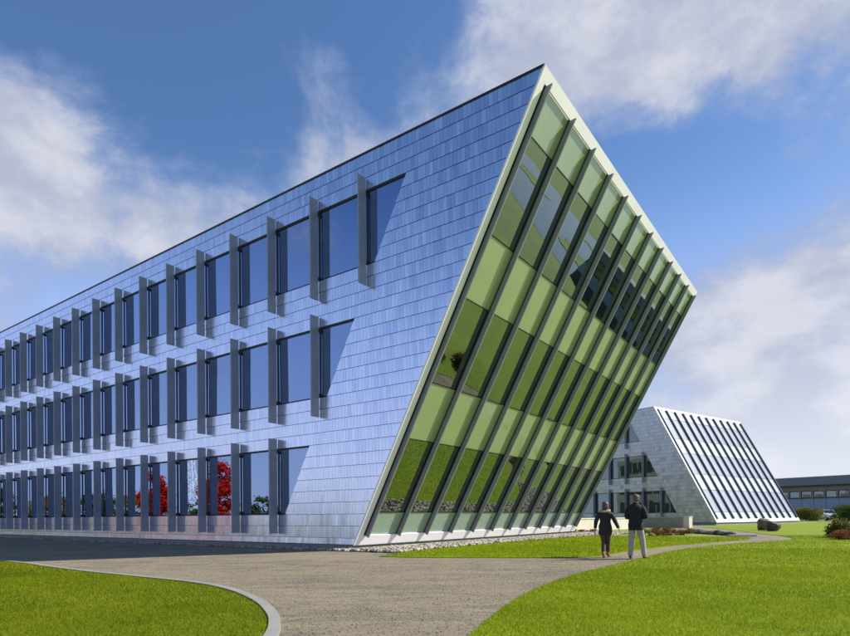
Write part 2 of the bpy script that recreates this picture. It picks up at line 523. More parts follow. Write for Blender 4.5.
def grass(name, polys, spec, label, tone0=.45, mat='grass_blade'):
    V, Fc, Tn = [], [], []
    total = 0
    for (d0, d1, dens, hgt, wid) in spec:
        for poly, zt in polys:
            half = d1 * 0.80
            x0, x1 = -half, half
            n = int((x1 - x0) * (d1 - d0) * dens)
            x = rng.uniform(x0, x1, n); y = rng.uniform(d0, d1, n)
            keep = (np.abs(x) < y * .76 + .6) & in_poly(x, y, poly)
            x, y = x[keep], y[keep]; n = len(x)
            if not n: continue
            a = rng.uniform(0, 2 * np.pi, n); w = wid * rng.uniform(.6, 1.3, n); h = hgt * rng.uniform(.5, 1.25, n)
            lx = rng.normal(0, .45, n) * h; ly = rng.normal(0, .45, n) * h
            z = np.full(n, zt - .004)
            p0 = np.stack([x - np.cos(a) * w, y - np.sin(a) * w, z], 1)
            p1 = np.stack([x + np.cos(a) * w, y + np.sin(a) * w, z], 1)
            p2 = np.stack([x + lx, y + ly, z + h], 1)
            V.append(np.stack([p0, p1, p2], 1).reshape(-1, 3)); total += n
            Tn.append(np.clip(rng.normal(tone0, .28, n) + .16 * np.sin(x * .9 + 1.3 * np.sin(y * .7)) + .14 * np.sin(x * 2.7 + y * 1.9 + 2 * np.sin(y * 1.3)) + .10 * np.sin(y * 5.1 + 2 * np.sin(x * 3.3)), 0, 1))
    V = np.concatenate(V); Tn = np.concatenate(Tn)
    m = np_mesh(name, V, np.arange(3 * total).reshape(total, 3), Tn, mat)
    return tag(link(name, m), label, 'grass', kind='stuff')
grass('grass', [(left_lawn_poly, .03)], [(4.5, 8, 4200, .030, .0038), (8, 13, 2000, .033, .0055), (13, 19, 700, .038, .009)], 'short mown grass of the lawn inside the curved concrete kerb', .35, 'grass_blade_olive')
grass('grass', [(right_poly, .03)], [(4.5, 8, 4200, .030, .0038), (8, 13, 2000, .033, .0055), (13, 20, 600, .038, .009), (20, 32, 160, .042, .014)], 'short mown grass of the wide lawn along the gravel path')
grass('grass', [(centre_poly, .025)], [(14, 24, 420, .05, .010), (24, 34, 160, .055, .016)], 'short mown grass of the narrow lawn below the glass front')

def icosphere(sub):
    bm = bmesh.new(); bmesh.ops.create_icosphere(bm, subdivisions=sub, radius=1.0)
    v = np.array([q.co[:] for q in bm.verts]); f = np.array([[q.index for q in fc.verts] for fc in bm.faces]); bm.free()
    return v, f
def stones(name, pos, size, mat, label, cat, sub=1, kind='stuff', flat=.65):
    v, f = icosphere(sub)
    n = len(pos)
    base = v[None] * (1 + .22 * rng.normal(size=(n, len(v), 1)).clip(-1, 1))
    sc = np.stack([size * rng.uniform(.8, 1.4, n), size * rng.uniform(.6, 1.1, n), size * flat * rng.uniform(.7, 1.2, n)], 1)
    base = base * sc[:, None]
    a = rng.uniform(0, 6.28, n); c, s = np.cos(a)[:, None], np.sin(a)[:, None]
    out = np.stack([base[..., 0] * c - base[..., 1] * s, base[..., 0] * s + base[..., 1] * c, base[..., 2]], 2)
    out = out + np.asarray(pos)[:, None]
    fc = (f[None] + (np.arange(n) * len(v))[:, None, None]).reshape(-1, 3)
    tone = np.repeat(rng.uniform(0, 1, n) ** 1.2, len(f))
    m = np_mesh(name, out.reshape(-1, 3), fc, tone, mat)
    m.polygons.foreach_set('use_smooth', [True] * len(m.polygons))
    return tag(link(name, m), label, cat, kind=kind)

# loose chippings on the gravel near the viewer
n = 60000
x = rng.uniform(-11, 9, n); y = 4.5 + 12 * rng.uniform(0, 1, n) ** 1.5
lawnmask = in_poly(x, y, left_lawn_poly) | in_poly(x, y, right_poly) | in_poly(x, y, [(p.x, p.y) for p in kerb_out] + [(-60, -10), (-60, 36)])
ok = (~lawnmask) & (np.abs(x) < .76 * y + .5)
x, y = x[ok][:26000], y[ok][:26000]
stones('gravel_chippings', np.stack([x, y, np.full(len(x), .006)], 1), .005 + .009 * rng.uniform(0, 1, len(x)) ** 3, 'gravel', 'loose grey and brown gravel chippings on the path', 'gravel', sub=1)

# ------------------------------------------------------------------ the two office wings
Z0, ZT, COURSE = .20, 14.18, .4425
ROWS = [(1.323, 3.978), (5.748, 8.403), (10.173, 12.828)]           # window bands, each six courses high
BAY, PITCH, WIDTH = 2.425, 1.855, 20.95
FIN_R0 = .40

def office(name, loc, rz, k, s_end, fin0, edge0, shingle_w, singles, label, z_off, spandrel, curtain, group, s_in=0):
    """local axes: x runs along the glass front, y along the metal wall, the corner edge leans by k"""
    root = empty(name, loc, rz, label, 'building', group)
    cs = lambda z: k * (z - Z0)
    nrm = Vector((0, -1, k)).normalized()
    def P(r, z, d=0.0):
        return Vector((r, cs(z), z)) + nrm * d
    edge = [lambda z, row=row: edge0 + k * (z - 1.323) for row in range(3)]     # slanted ends of the window bands lie on one line
    sgn = 1

    # ---- wall backing with the three window bands left open
    wb = MB()
    def band(z0, z1, sa0, sa1, sb0, sb1, r0=.0, r1=.22):
        wb.hexa([(r0, sa0, z0), (r0, sb0, z0), (r0, sb1, z1), (r0, sa1, z1), (r1, sa0, z0), (r1, sb0, z0), (r1, sb1, z1), (r1, sa1, z1)])
    zs = [Z0] + [z for row in ROWS for z in row] + [ZT - .03]
    for i in range(len(zs) - 1):
        z0, z1 = zs[i], zs[i + 1]
        if i % 2 == 0:
            band(z0, z1, cs(z0) + .02, cs(z1) + .02, s_end, s_end)
        else:
            e = edge[i // 2]
            band(z0, z1, cs(z0) + .02, cs(z1) + .02, e(z0), e(z1))
    wall = wb.build('metal_wall', 'wall_backing', root)

    # ---- shingles: overlapping courses, each shingle bedded a little differently
    courses = []
    zk = [13.713 + COURSE - COURSE * i for i in range(32)]
    for i in range(32):
        zt_ = min(zk[i], ZT - .03) if i == 0 else zk[i]
        zb_ = zk[i] - COURSE
        zb_ = max(zb_, Z0)
        if zt_ - zb_ > .05: courses.append((zb_, zt_, i))
    pieces = []
    for zb_, zt_, i in courses:
        zm = (zb_ + zt_) / 2
        inwin = [j for j, (a, b) in enumerate(ROWS) if a < zm < b]
        A0, A1 = cs(zb_) + .015, cs(zt_) + .015
        if inwin:
            e = edge[inwin[0]]; E0, E1 = e(zb_) - .012, e(zt_) - .012
        else:
            E0 = E1 = s_end
        lo, hi = max(A0, A1), min(E0, E1)
        ph = (.5 if i % 2 else 0.0) * shingle_w + .03 * (i % 3)
        j0 = math.ceil((lo + .05 - ph) / shingle_w)
        js = []
        while j0 * shingle_w + ph < hi - .05:
            js.append(j0 * shingle_w + ph); j0 += 1
        cuts = [(A0, A1)] + [(s, s) for s in js] + [(E0, E1)]
        for (a0, a1), (b0, b1) in zip(cuts[:-1], cuts[1:]):
            pieces.append((a0, a1, b0, b1, zb_, zt_))
    M = root_matrix = Matrix.Translation(loc) @ Matrix.Rotation(rz, 4, 'Z')
    def dist(p):
        c = M @ Vector((0, (p[0] + p[2]) / 2, (p[4] + p[5]) / 2))
        return (c - Vector((0, 0, EYE))).length
    if singles:
        pieces.sort(key=dist)
    def shingle_corners(p, tilt_s, tilt_z, org=(0, 0)):
        a0, a1, b0, b1, z0, z1 = p
        g = .0025
        out_b, out_t = -.033, -.021
        w = (b0 - a0)
        q = []
        for (s, z, left, bottom) in ((a0 + g, z0 + .016, 1, 1), (b0 - g, z0 + .016, 0, 1), (b1 - g, z1 + .002, 0, 0), (a1 + g, z1 + .002, 1, 0)):
            r = (out_b if bottom else out_t) + (tilt_s * w / 2 * (1 if left else -1)) + (tilt_z * .2 * (1 if bottom else -1))
            q.append((r, s, z))
        back = [(r + .006 if i > 1 else r + .012, s, z) for i, (r, s, z) in enumerate(q)]
        return [(r, s - org[0], z - org[1]) for r, s, z in q + back]
    clad = 'shingle' if k < 0 else 'reflecting_grey_shingle'
    mb = MB()
    variants = {}
    for n_, p in enumerate(pieces):
        full = abs(p[0] - p[1]) < 1e-6 and abs(p[2] - p[3]) < 1e-6 and abs(p[2] - p[0] - shingle_w) < 1e-4 and abs(p[5] - p[4] - COURSE) < 1e-4
        ts, tz = (random.gauss(0, .0065), random.gauss(0, .006)) if k < 0 else (random.gauss(0, .03), random.gauss(0, .022))
        tone = min(1, max(0, random.gauss(.5, .25)))
        if n_ < singles:
            if full:
                vi = random.randrange(12)
                if vi not in variants:
                    v = MB(); v.hexa(shingle_corners((0, 0, shingle_w, shingle_w, 0, COURSE), ts, tz), tone)
                    variants[vi] = v.mesh('shingle', clad)
                o = link('shingle', variants[vi], wall); o.location = (0, p[0], p[4])
            else:
                v = MB(); v.hexa(shingle_corners(p, ts, tz, (p[0], p[4])), tone)
                o = link('shingle', v.mesh('shingle', clad), wall); o.location = (0, p[0], p[4])
        else:
            mb.hexa(shingle_corners(p, ts, tz), tone)
    tag(mb.build('shingle_cladding', clad, wall), kind='stuff')

    # ---- ribbon windows, one unit per bay, and the sun fins on the joints
    for row, (z0, z1) in enumerate(ROWS):
        first = fin0 + BAY * (row if k < 0 else row)
        if k < 0: first = fin0 + BAY * (2 - row)
        joints = []
        s = first
        while s < s_end - .3:
            joints.append(s); s += BAY
        e = edge[row]
        bays = [((e(z0) , e(z1)), (joints[0], joints[0]))] + [((a, a), (b, b)) for a, b in zip(joints[:-1], joints[1:])]
        for (a0, a1), (b0, b1) in bays:
            w = MB()
            fr, f0, f1 = .035, .01, .11
            def q(s0, s1, zz0, zz1, t0=None, t1=None):
                t0 = s0 if t0 is None else t0; t1 = s1 if t1 is None else t1
                w.hexa([(f0, s0, zz0), (f0, s1, zz0), (f0, t1, zz1), (f0, t0, zz1), (f1, s0, zz0), (f1, s1, zz0), (f1, t1, zz1), (f1, t0, zz1)])
            fa = lambda z: a0 + (a1 - a0) * (z - z0) / (z1 - z0)
            zi0, zi1 = z0 + .065, z1 - .05
            q(a0, b0, z0, zi0, fa(zi0), b0)
            q(fa(zi1), b0, zi1, z1, a1, b0)
            q(fa(zi0), fa(zi0) + fr, zi0, zi1, fa(zi1), fa(zi1) + fr)
            q(b0 - fr, b0 + .0, zi0, zi1)
            win = w.build('window', 'dark_frame', root)
            g = MB()
            r = .04
            jr = [random.uniform(-.007, .007) for _ in range(4)]
            pc = [(fa(zi0) + fr, zi0), (b0 - fr, zi0), (b0 - fr, zi1), (fa(zi1) + fr, zi1)]
            g.hexa([(r + j, *c_) for j, c_ in zip(jr, pc)] + [(r + .012 + j, *c_) for j, c_ in zip(jr, pc)])
            pm = g.mesh('pane', 'window_glass' if k < 0 else 'dim_window_glass')
            link('pane', pm, win)
            if random.random() < .3 and abs(a0 - a1) < 1e-6:
                zb_ = zi1 - random.choice((.35, .6, .9, 1.3, 2.0))
                g = MB(); g.box(.17, .178, a0 + .06, b0 - .06, zb_, zi1 - .02); link('roller_blind', g.mesh('roller_blind', 'ceiling'), win)
        fm = bm_ = None
        for s in joints:
            if fm is None:
                m = MB(); m.box(-.46, -.07, -.03, .03, z0 - .74, z1 + .40); fm = m.mesh('sun_fin', 'fin_steel', bevel=.006)
                m = MB(); m.box(-.072, .03, -.04, .04, -.06, .06); bm_ = m.mesh('bracket', 'dark_frame')
            fo = link('sun_fin', fm, root); fo.location = (0, s, 0)
            for zz in (z0 + .10, z1 - .12):
                b = link('bracket', bm_, fo); b.location = (0, 0, zz)

    # ---- leaning glass front
    fins_r = [FIN_R0 + PITCH * i for i in range(12)]
    gz = [('sill_panel', .55, 1.39), ('glass_pane', 1.39, 3.96), ('spandrel_panel', 3.96, 5.81), ('glass_pane', 5.81, 8.38), ('spandrel_panel', 8.38, 10.19), ('glass_pane', 10.19, 12.78), ('spandrel_panel', 12.78, 13.88)]
    mats = {'sill_panel': 'frosted_sill_glass' if k < 0 else spandrel, 'glass_pane': curtain, 'spandrel_panel': spandrel}
    for kind, z0, z1 in gz:
        m = MB()
        a, b = .012, PITCH - .012
        e0, e1 = z0 + .018, z1 - .018
        dz = .03 if kind == 'glass_pane' else .03
        jit = 0
        c = [P(a, e0, -.03), P(b, e0, -.03), P(b, e1, -.03), P(a, e1, -.03), P(a, e0, -.03 - dz), P(b, e0, -.03 - dz), P(b, e1, -.03 - dz), P(a, e1, -.03 - dz)]
        m.hexa(c)
        me = m.mesh(kind, mats[kind])
        for r in fins_r[:-1]:
            o = link(kind, me, root); o.location = (r, 0, 0)
            if kind == 'glass_pane': o.rotation_euler = (random.uniform(-.0012, .0012), random.uniform(-.001, .001), random.uniform(-.002, .002))
    for z in [g_[1] for g_ in gz[1:]]:
        m = MB()
        m.hexa([P(FIN_R0, z - .018, -.012), P(fins_r[-1], z - .018, -.012), P(fins_r[-1], z + .018, -.012), P(FIN_R0, z + .018, -.012),
                P(FIN_R0, z - .018, -.12), P(fins_r[-1], z - .018, -.12), P(fins_r[-1], z + .018, -.12), P(FIN_R0, z + .018, -.12)])
        m.build('transom', 'dark_frame', root)
    # mullions: a dark bar in the glass line with a deep plate fin in front of it
    m = MB()
    t = .03
    m.hexa([P(-t, .55, .20), P(t, .55, .20), P(t, 13.96, .20), P(-t, 13.96, .20), P(-t, .55, .022), P(t, .55, .022), P(t, 13.86, .022), P(-t, 13.86, .022)])
    fm = m.mesh('mullion_fin', 'mullion_steel' if k < 0 else 'shaded_mullion_steel', bevel=.005)
    m = MB()
    m.hexa([P(-.025, .55, .02), P(.025, .55, .02), P(.025, 13.88, .02), P(-.025, 13.88, .02), P(-.025, .55, -.14), P(.025, .55, -.14), P(.025, 13.88, -.14), P(-.025, 13.88, -.14)])
    bmul = m.mesh('mullion', 'dark_frame')
    for r in fins_r:
        o = link('mullion', bmul, root); o.location = (r, 0, 0)
        o2 = link('mullion_fin', fm, root); o2.location = (r, 0, 0)
    # white surround of the glass front
    m = MB()
    d0, d1 = .035, -.035
    ri = FIN_R0 - .13
    rr = fins_r[-1] + .13
    def fr(r0, r1, z0, z1):
        m.hexa([P(r0, z0, d0), P(r1, z0, d0), P(r1, z1, d0), P(r0, z1, d0), P(r0, z0, d1), P(r1, z0, d1), P(r1, z1, d1), P(r0, z1, d1)])
    fr(-.03, ri, Z0, ZT); fr(rr, WIDTH + .3, Z0, ZT); fr(ri, rr, Z0, .55); fr(ri, rr, 13.88, ZT)
    m.build('front_surround', 'white_frame', root)
    m = MB(); d0, d1 = .0, -.10
    fr(ri + .002, FIN_R0 - .027, .552, 13.878); m.build('gasket', 'dark_frame', root)
    m = MB(); fr(fins_r[-1] + .027, rr - .002, .552, 13.878); m.build('gasket', 'dark_frame', root)

    # ---- roof, edge trim, plinth, far walls
    m = MB(); m.box(.2, WIDTH + .2, cs(ZT) + .3, s_end, 13.75, 14.10); m.build('roof', 'roof_membrane', root)
    m = MB(); m.hexa([(-.05, cs(ZT - .03) + .02, ZT - .03), (-.05, s_end, ZT - .03), (.24, s_end, ZT - .03), (.24, cs(ZT - .03) + .02, ZT - .03), (-.05, cs(ZT + .025) + .02, ZT + .025), (-.05, s_end, ZT + .025), (.24, s_end, ZT + .025), (.24, cs(ZT + .025) + .02, ZT + .025)])
    m.build('roof_trim', 'dark_frame', root)
    m = MB(); m.box(.06, WIDTH, .10, s_end, -.4, Z0 + .02); m.build('plinth', 'concrete', root)
    m = MB()
    m.hexa([(WIDTH + .02, cs(Z0) + .3, Z0), (WIDTH + .02, s_end, Z0), (WIDTH + .02, s_end, 13.75), (WIDTH + .02, cs(13.75) + .3, 13.75), (WIDTH + .24, cs(Z0) + .3, Z0), (WIDTH + .24, s_end, Z0), (WIDTH + .24, s_end, 13.75), (WIDTH + .24, cs(13.75) + .3, 13.75)])
    m.build('rear_wall', 'rear_cladding', root)
    rwm = None
    for z0, z1 in ROWS:
        m = MB(); m.box(WIDTH + .245, WIDTH + .27, .1, BAY - .25, z0, z1); rwm = m.mesh('rear_window', 'rear_glass')
        s = 3.0
        while s < s_end - BAY and k < 0:
            o = link('rear_window', rwm, root); o.location = (0, s, 0); s += BAY
    m = MB(); m.box(.23, WIDTH, s_end - .25, s_end - .003, Z0, 13.74); m.build('end_wall', 'interior_wall', root)

    # ---- inside: slabs, ceilings, core wall, columns
    for zf, zc in ((4.75, 4.05), (9.15, 8.48), (None, 12.9)):
        top = (zf or 13.6)
        m = MB()
        def slab(za, zb2):
            m.hexa([(.24, cs(za) + .42, za), (WIDTH - .02, cs(za) + .42, za), (WIDTH - .02, s_end - .27, za), (.24, s_end - .27, za), (.24, cs(zb2) + .42, zb2), (WIDTH - .02, cs(zb2) + .42, zb2), (WIDTH - .02, s_end - .27, zb2), (.24, s_end - .27, zb2)])
        slab(zc + .02, top)
        m.build('floor_slab', 'slab', root)
        m = MB(); slab(zc - .03, zc + .018); m.build('ceiling', 'ceiling', root)
    m = MB(); m.box(7.5, 7.7, 9.0, s_end - .5, Z0 + .03, 12.85); m.box(13.5, 13.7, 9.0, s_end - .5, Z0 + .03, 12.85); m.box(7.71, 13.49, 9.0, 9.2, Z0 + .03, 12.85)
    m.build('core_wall', 'interior_wall', root)
    for zf, zc in ((Z0 + .02, 4.01), (4.76, 8.44), (9.16, 12.86)):
        base = cs(zc if k < 0 else zc) + (2.6 if k < 0 else 1.6)
        s = base + 1.2
        idx = 0
        while s < min(s_end, 34):
            m = MB(); m.tube([(2.6, s, zf), (2.6, s, zc)], [.2, .2], 14); m.build('column', 'column_paint', root, smooth=False); s += BAY * 3; idx += 1
        for r in (6.2, 11.7, 17.2):
            m = MB(); m.tube([(r, base, zf), (r, base, zc)], [.2, .2], 14); m.build('column', 'column_paint', root)
    if k < 0:
        for zf in (Z0 + .02, 4.76, 9.16):
            for r in (1.6, 4.6, 8.3, 13.2, 16.0, 18.8):
                s = cs(zf + 1.5) + 2.2 + (r * 7 % 2)
                m = MB()
                m.box(r - .8, r + .8, s, s + .75, zf + .70, zf + .74)
                for dx in (-.72, .66):
                    m.box(r + dx, r + dx + .06, s + .05, s + .11, zf, zf + .70); m.box(r + dx, r + dx + .06, s + .62, s + .68, zf, zf + .70)
                m.build('desk', 'furniture', root)
    return root

MAIN_A = math.radians(54.2662)
MAIN_B = Vector((-2.5959, 21.2099, 0))
main = office('office_building', MAIN_B, MAIN_A, -.5416, 62.0, -.745, 3.70, .155, 300,
              'silver shingled office wing whose glass front, green with mirrored lawn, leans out', 0, 'lawn_tinted_spandrel', 'curtain_glass', 'twin office wings')
W2_A = math.radians(36.0)
W2_B = Vector((32.25, 64.5, .10))
second = office('office_building', W2_B, W2_A, .5416, 34.0, 6.54, 4.72, .45, 0,
                'grey shingled office wing whose pale glass front slopes back, behind the boulders', 0, 'pale_spandrel_glass', 'pale_curtain_glass', 'twin office wings')

# ------------------------------------------------------------------ edge of the glass front: kerb, cobbles
def mw(r, s, z=0.0):
    return Matrix.Rotation(MAIN_A, 4, 'Z') @ Vector((r, s, z)) + MAIN_B
m = MB()
for a, b in [((-.10, -.12), (21.3, -.32))]:
    c = [mw(a[0], a[1]), mw(b[0], a[1]), mw(b[0], b[1]), mw(a[0], b[1])]
    m.hexa([(p.x, p.y, 0) for p in c] + [(p.x, p.y, .10) for p in c])
tag(m.build('edging_kerb', 'pale_concrete', bevel=.01), kind='structure')
n = 11000
r = rng.uniform(-.6, 22.5, n); w = rng.uniform(0, 1, n)
wid = 3.1 + .3 * np.sin(r * .8)
s_ = -.36 - w * wid
pos = np.array([mw(a, b, 0)[:] for a, b in zip(r, s_)])
ok = ~in_poly(pos[:, 0], pos[:, 1], centre_poly)
pos = pos[ok]; pos[:, 2] = .035 + .03 * rng.uniform(0, 1, len(pos))
# a few run round the corner along the metal wall
n2 = 900
s2 = rng.uniform(-.4, 3.4, n2); r2 = -rng.uniform(0.05, .75, n2) * (1 - .2 * np.abs(s2) / 3.4)
pos2 = np.array([mw(a, b, .035)[:] for a, b in zip(r2, s2)])
stones('river_stones', np.concatenate([pos, pos2]), rng.uniform(.045, .10, len(pos) + len(pos2)), 'river_stone',
       'strip of pale and brown rounded river stones below the leaning glass front', 'stones', flat=.75)
n3 = 3200
s3 = rng.uniform(3.0, 30, n3); r3 = -rng.uniform(.03, .75, n3)
pos3 = np.array([mw(a, b, .03)[:] for a, b in zip(r3, s3)])
stones('river_stones', pos3, rng.uniform(.035, .07, n3), 'river_stone', 'shaded strip of river stones along the foot of the metal wall', 'stones', flat=.75)

# ------------------------------------------------------------------ boulders
def boulder(name, loc, dims, rz, seed, mat, label):
    v, f = icosphere(4)
    rs = np.random.default_rng(seed)
    d = np.ones(len(v))
    for _ in range(16):                                   # flat facets cut into the ball
        nn = rs.normal(size=3); nn /= np.linalg.norm(nn)
        lim = rs.uniform(.62, .92)
        h = v @ nn
        over = h > lim
        v[over] -= np.outer(h[over] - lim, nn) * .9
    v += .02 * np.sin(v[:, [1, 2, 0]] * 9 + rs.uniform(0, 6, 3)) + .012 * rs.normal(size=v.shape)
    v = v * np.array(dims) / 2
    v[:, 2] -= v[:, 2].min() + .06 * dims[2]
    m = np_mesh(name, v, f, np.full(len(f), .5), mat)
    m.polygons.foreach_set('use_smooth', [True] * len(m.polygons))
    o = link(name, m); o.location = loc; o.rotation_euler = (0, 0, rz)
    return tag(o, label, 'rock', 'boulders on the lawn')
p = ground(763.5, 530.5)
boulder('boulder', p, (1.05, 1.05, 1.1), .4, 5, 'boulder_tan', 'upright tan grey boulder on the lawn before the pale sloping glass')
p = ground(772.5, 531.5)
boulder('boulder', p, (1.2, 1.05, 1.0), 1.1, 8, 'boulder_dark', 'dark brown boulder leaning against the tan grey boulder')

# low dark rocks edging the path bend
for i, (x, y, w) in enumerate([(686, 533.2, .8), (692, 533.4, .7), (698, 533.8, .8), (704.5, 534.2, .75), (711, 534.6, .8), (717.5, 535.0, .7), (724, 535.5, .8), (730.5, 536.0, .7)]):
    o = boulder('edging_rock', ground(x, y), (w, .45, .26 + .05 * (i % 3)), random.uniform(-.3, .3), 40 + i, 'boulder_dark', 'low dark rock in the row edging the bend of the path')
    o['group'] = 'dark rocks edging the path bend'
m = MB(); p = ground(741, 536.6)
c = [(-.75, -.22), (.8, -.16), (.72, .2), (-.7, .18)]
m.hexa([(a, b, .0) for a, b in c] + [(a * .96, b * .92, .11) for a, b in c])
o = m.build('stone_slab', 'pale_concrete', bevel=.015); o.location = p
tag(o, 'flat pale stone slab at the end of the dark rock row', 'slab')

# ------------------------------------------------------------------ low concrete walls
def low_wall(name, a, b, hgt, thick, mat, label):
    a, b = Vector(a), Vector(b)
    d = (b - a); ln = d.length
    o = empty(name, a, math.atan2(d.y, d.x), label, 'wall')
    m = MB(); m.box(0, ln, 0, thick, -.1, hgt - .10); m.build('wall_body', mat, o, bevel=.008)
    m = MB(); m.box(-.04, ln + .04, -.04, thick + .04, hgt - .098, hgt); m.build('coping', mat, o, bevel=.01)
    return o
low_wall('planter_wall', ground(556, 532.0), ground(640, 528.6), 1.0, .35, 'sunlit_concrete', 'low sunlit cream concrete wall between the leaning glass front and the walkers')
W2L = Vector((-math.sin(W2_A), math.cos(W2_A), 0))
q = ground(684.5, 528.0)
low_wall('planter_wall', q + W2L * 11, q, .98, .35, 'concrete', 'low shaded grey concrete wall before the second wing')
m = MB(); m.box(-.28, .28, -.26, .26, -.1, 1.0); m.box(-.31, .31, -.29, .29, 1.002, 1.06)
o = m.build('sunlit_wall_end', 'sunlit_concrete', bevel=.012); o.location = ground(688, 528.3); o.rotation_euler = (0, 0, W2_A)  # stands in for the wall's lit end face, sunlight in its colour
tag(o, 'short pale concrete block as the sunlit end of the shaded grey wall', 'pier')

# ------------------------------------------------------------------ plants
def shrub(name, loc, rx, ry, h, n, leaf, mat, label, group, cat='shrub', seed=0, stems=7, spiky=False):
    rs = np.random.default_rng(seed)
    root = empty(name, loc, rs.uniform(0, 6), label, cat, group)
    m = MB()
    for i in range(stems):
        a = rs.uniform(0, 6.28); q = rs.uniform(.35, .85)
        tip = (rx * q * math.cos(a), ry * q * math.sin(a), h * rs.uniform(.6, .95))
        m.tube([(tip[0] * .15, tip[1] * .15, -.03), (tip[0] * .5, tip[1] * .5, tip[2] * .5), tip], [.02 * h + .006, .014 * h + .004, .004], 5)
    m.build('stems', 'bark', root)
    # clumps of leaves, uneven outline
    k = max(6, int(n / 130))
    cc = []
    for i in range(k):
        a = rs.uniform(0, 6.28); q = math.sqrt(rs.uniform(0, 1)); zz = rs.uniform(.12, 1)
        lim = math.sqrt(max(.05, 1 - (max(0, zz - .45) / .62) ** 2))
        cc.append((rx * q * lim * math.cos(a), ry * q * lim * math.sin(a), zz * h * .92))
    cc = np.array(cc)
    idx = rs.integers(0, k, n)
    spread = np.array([rx * .20, ry * .20, h * (.16 if spiky else .10)])
    pts = cc[idx] + rs.normal(size=(n, 3)) * spread
    pts[:, 2] = np.abs(pts[:, 2])
    tone = np.clip(rs.normal(.45, .25, n) + (rs.uniform(-.25, .25, k))[idx], 0, 1)
    link('foliage', leaf_mesh('foliage', pts, leaf, tone, mat), root)
    return root
for i, x in enumerate([644, 650.5, 657, 663.5, 670, 676.5, 683]):
    shrub('russet_shrub', ground(x, 536.0 - i * .15), .55, .42, .42 + .06 * (i % 3), 900, .035, 'leaf_russet' if i % 3 else 'leaf_olive', 'low russet shrub in the planted row before the shaded grey wall', 'low shrubs before the grey wall', seed=100 + i)
for i, (x, y) in enumerate([(566, 532.6), (575, 532.4), (584, 532.2), (593, 532.3)]):
    shrub('russet_shrub', ground(x, y), .5, .35, .20 + .04 * (i % 2), 420, .035, 'leaf_russet', 'tiny dry brown plant at the foot of the cream wall', 'dry plants at the cream wall', seed=130 + i)
p = ground(808, 521.0)
shrub('shrub', p + Vector((0, 0, 0)), 2.1, 1.8, 2.1, 5200, .10, 'leaf_olive', 'loose yellow green shrub beside the end of the sloping glass front', 'shrubs by the long grey building', seed=151)
p = ground(849, 521.5)
shrub('shrub', p, 2.7, 2.0, 2.4, 6500, .10, 'leaf_green', 'large dark green shrub beside the parked white pickup', 'shrubs by the long grey building', seed=152)
p = ground(797, 519.8)
shrub('shrub', p, 2.6, 1.8, 1.2, 4200, .11, 'leaf_green', 'low green shrub at the foot of the sloping glass end', 'shrubs by the long grey building', seed=153)
p = ground(832, 538.0)
p.x += .35
shrub('ornamental_grass', p, .55, .5, .80, 2200, .06, 'leaf_olive', 'tufted yellow green plant at the edge of the dark planting mound', None, 'plant', seed=154, spiky=True)
p = ground(841, 537.5)
shrub('ornamental_grass', p, .45, .45, .62, 1500, .05, 'leaf_green', 'small green plant growing behind the dark red mound', None, 'plant', seed=155, spiky=True)
p = ground(847, 540.0)
shrub('mound_shrub', p, .95, .6, .42, 3600, .04, 'leaf_russet', 'low dark red mounded shrub on the lawn', None, 'shrub', seed=156)

def tree(name, loc, h, crown_w, crown_z0, n, leaf, mat, label, group, seed):
    rs = np.random.default_rng(seed)
    root = empty(name, loc, 0, label, 'tree', group)
    m = MB()
    th = crown_z0 + (h - crown_z0) * .35
    m.tube([(0, 0, -.1), (.03 * h * .2, 0, th * .5), (0, .02 * h * .2, th)], [.022 * h, .017 * h, .010 * h], 8)
    clumps = []
    for i in range(26):
        a = rs.uniform(0, 6.28); zz = rs.uniform(0, 1)
        prof = math.sin(math.pi * (.12 + .80 * zz)) ** .8
        q = crown_w / 2 * prof * rs.uniform(.35, .95)
        c = np.array([q * math.cos(a), q * math.sin(a), crown_z0 + zz * (h - crown_z0) * .95])
        clumps.append(c)
        if i % 2 == 0:
            b = min(th, max(crown_z0 * .8, c[2] * .6))
            m.tube([(0, 0, b), tuple(c * np.array([.5, .5, 0]) + np.array([0, 0, (b + c[2]) / 2])), tuple(c)], [.008 * h, .005 * h, .002 * h], 5)
    m.build('trunk', 'bark', root)
    clumps = np.array(clumps)
    idx = rs.integers(0, len(clumps), n)
    pts = clumps[idx] + rs.normal(size=(n, 3)) * np.array([crown_w * .085, crown_w * .085, (h - crown_z0) * .06])
    tone = np.clip(rs.normal(.5, .25, n) + rs.uniform(-.25, .25, len(clumps))[idx], 0, 1)
    link('crown', leaf_mesh('crown', pts, leaf, tone, mat), root)
    return root
# what the windows mirror: trees and a mast across the drive, a pond and its trees to the east
tree('maple_tree', (-49, 26.3, 0), 7.3, 4.6, 1.5, 6000, .16, 'leaf_red', 'tall bright red maple mirrored in the ground floor windows', 'red maples across the drive', 201)
tree('maple_tree', (-53, 33.2, 0), 6.2, 3.8, 1.3, 5000, .16, 'leaf_red', 'smaller red maple mirrored beside the lattice mast', 'red maples across the drive', 202)
for i, (x, y, h, w, mt) in enumerate([(-62, 36.5, 4.2, 5.0, 'leaf_yellow'), (-66, 41.5, 4.4, 5.5, 'leaf_green'), (-68, 48, 4.6, 6, 'leaf_yellow'), (-60, 21, 3.8, 5, 'leaf_green'), (-72, 55, 5, 7, 'leaf_green'), (-76, 63, 4.5, 7, 'leaf_yellow'), (-80, 30, 4.6, 6, 'leaf_green'), (-58, 13, 5, 6, 'leaf_green')]):
    tree('hedge_tree', (x, y, 0), h, w, .5, 2600, .2, mt, ('low yellow autumn tree' if mt == 'leaf_yellow' else 'low green bushy tree') + ' in the belt across the drive, mirrored in the windows', 'tree belt across the drive', 210 + i)
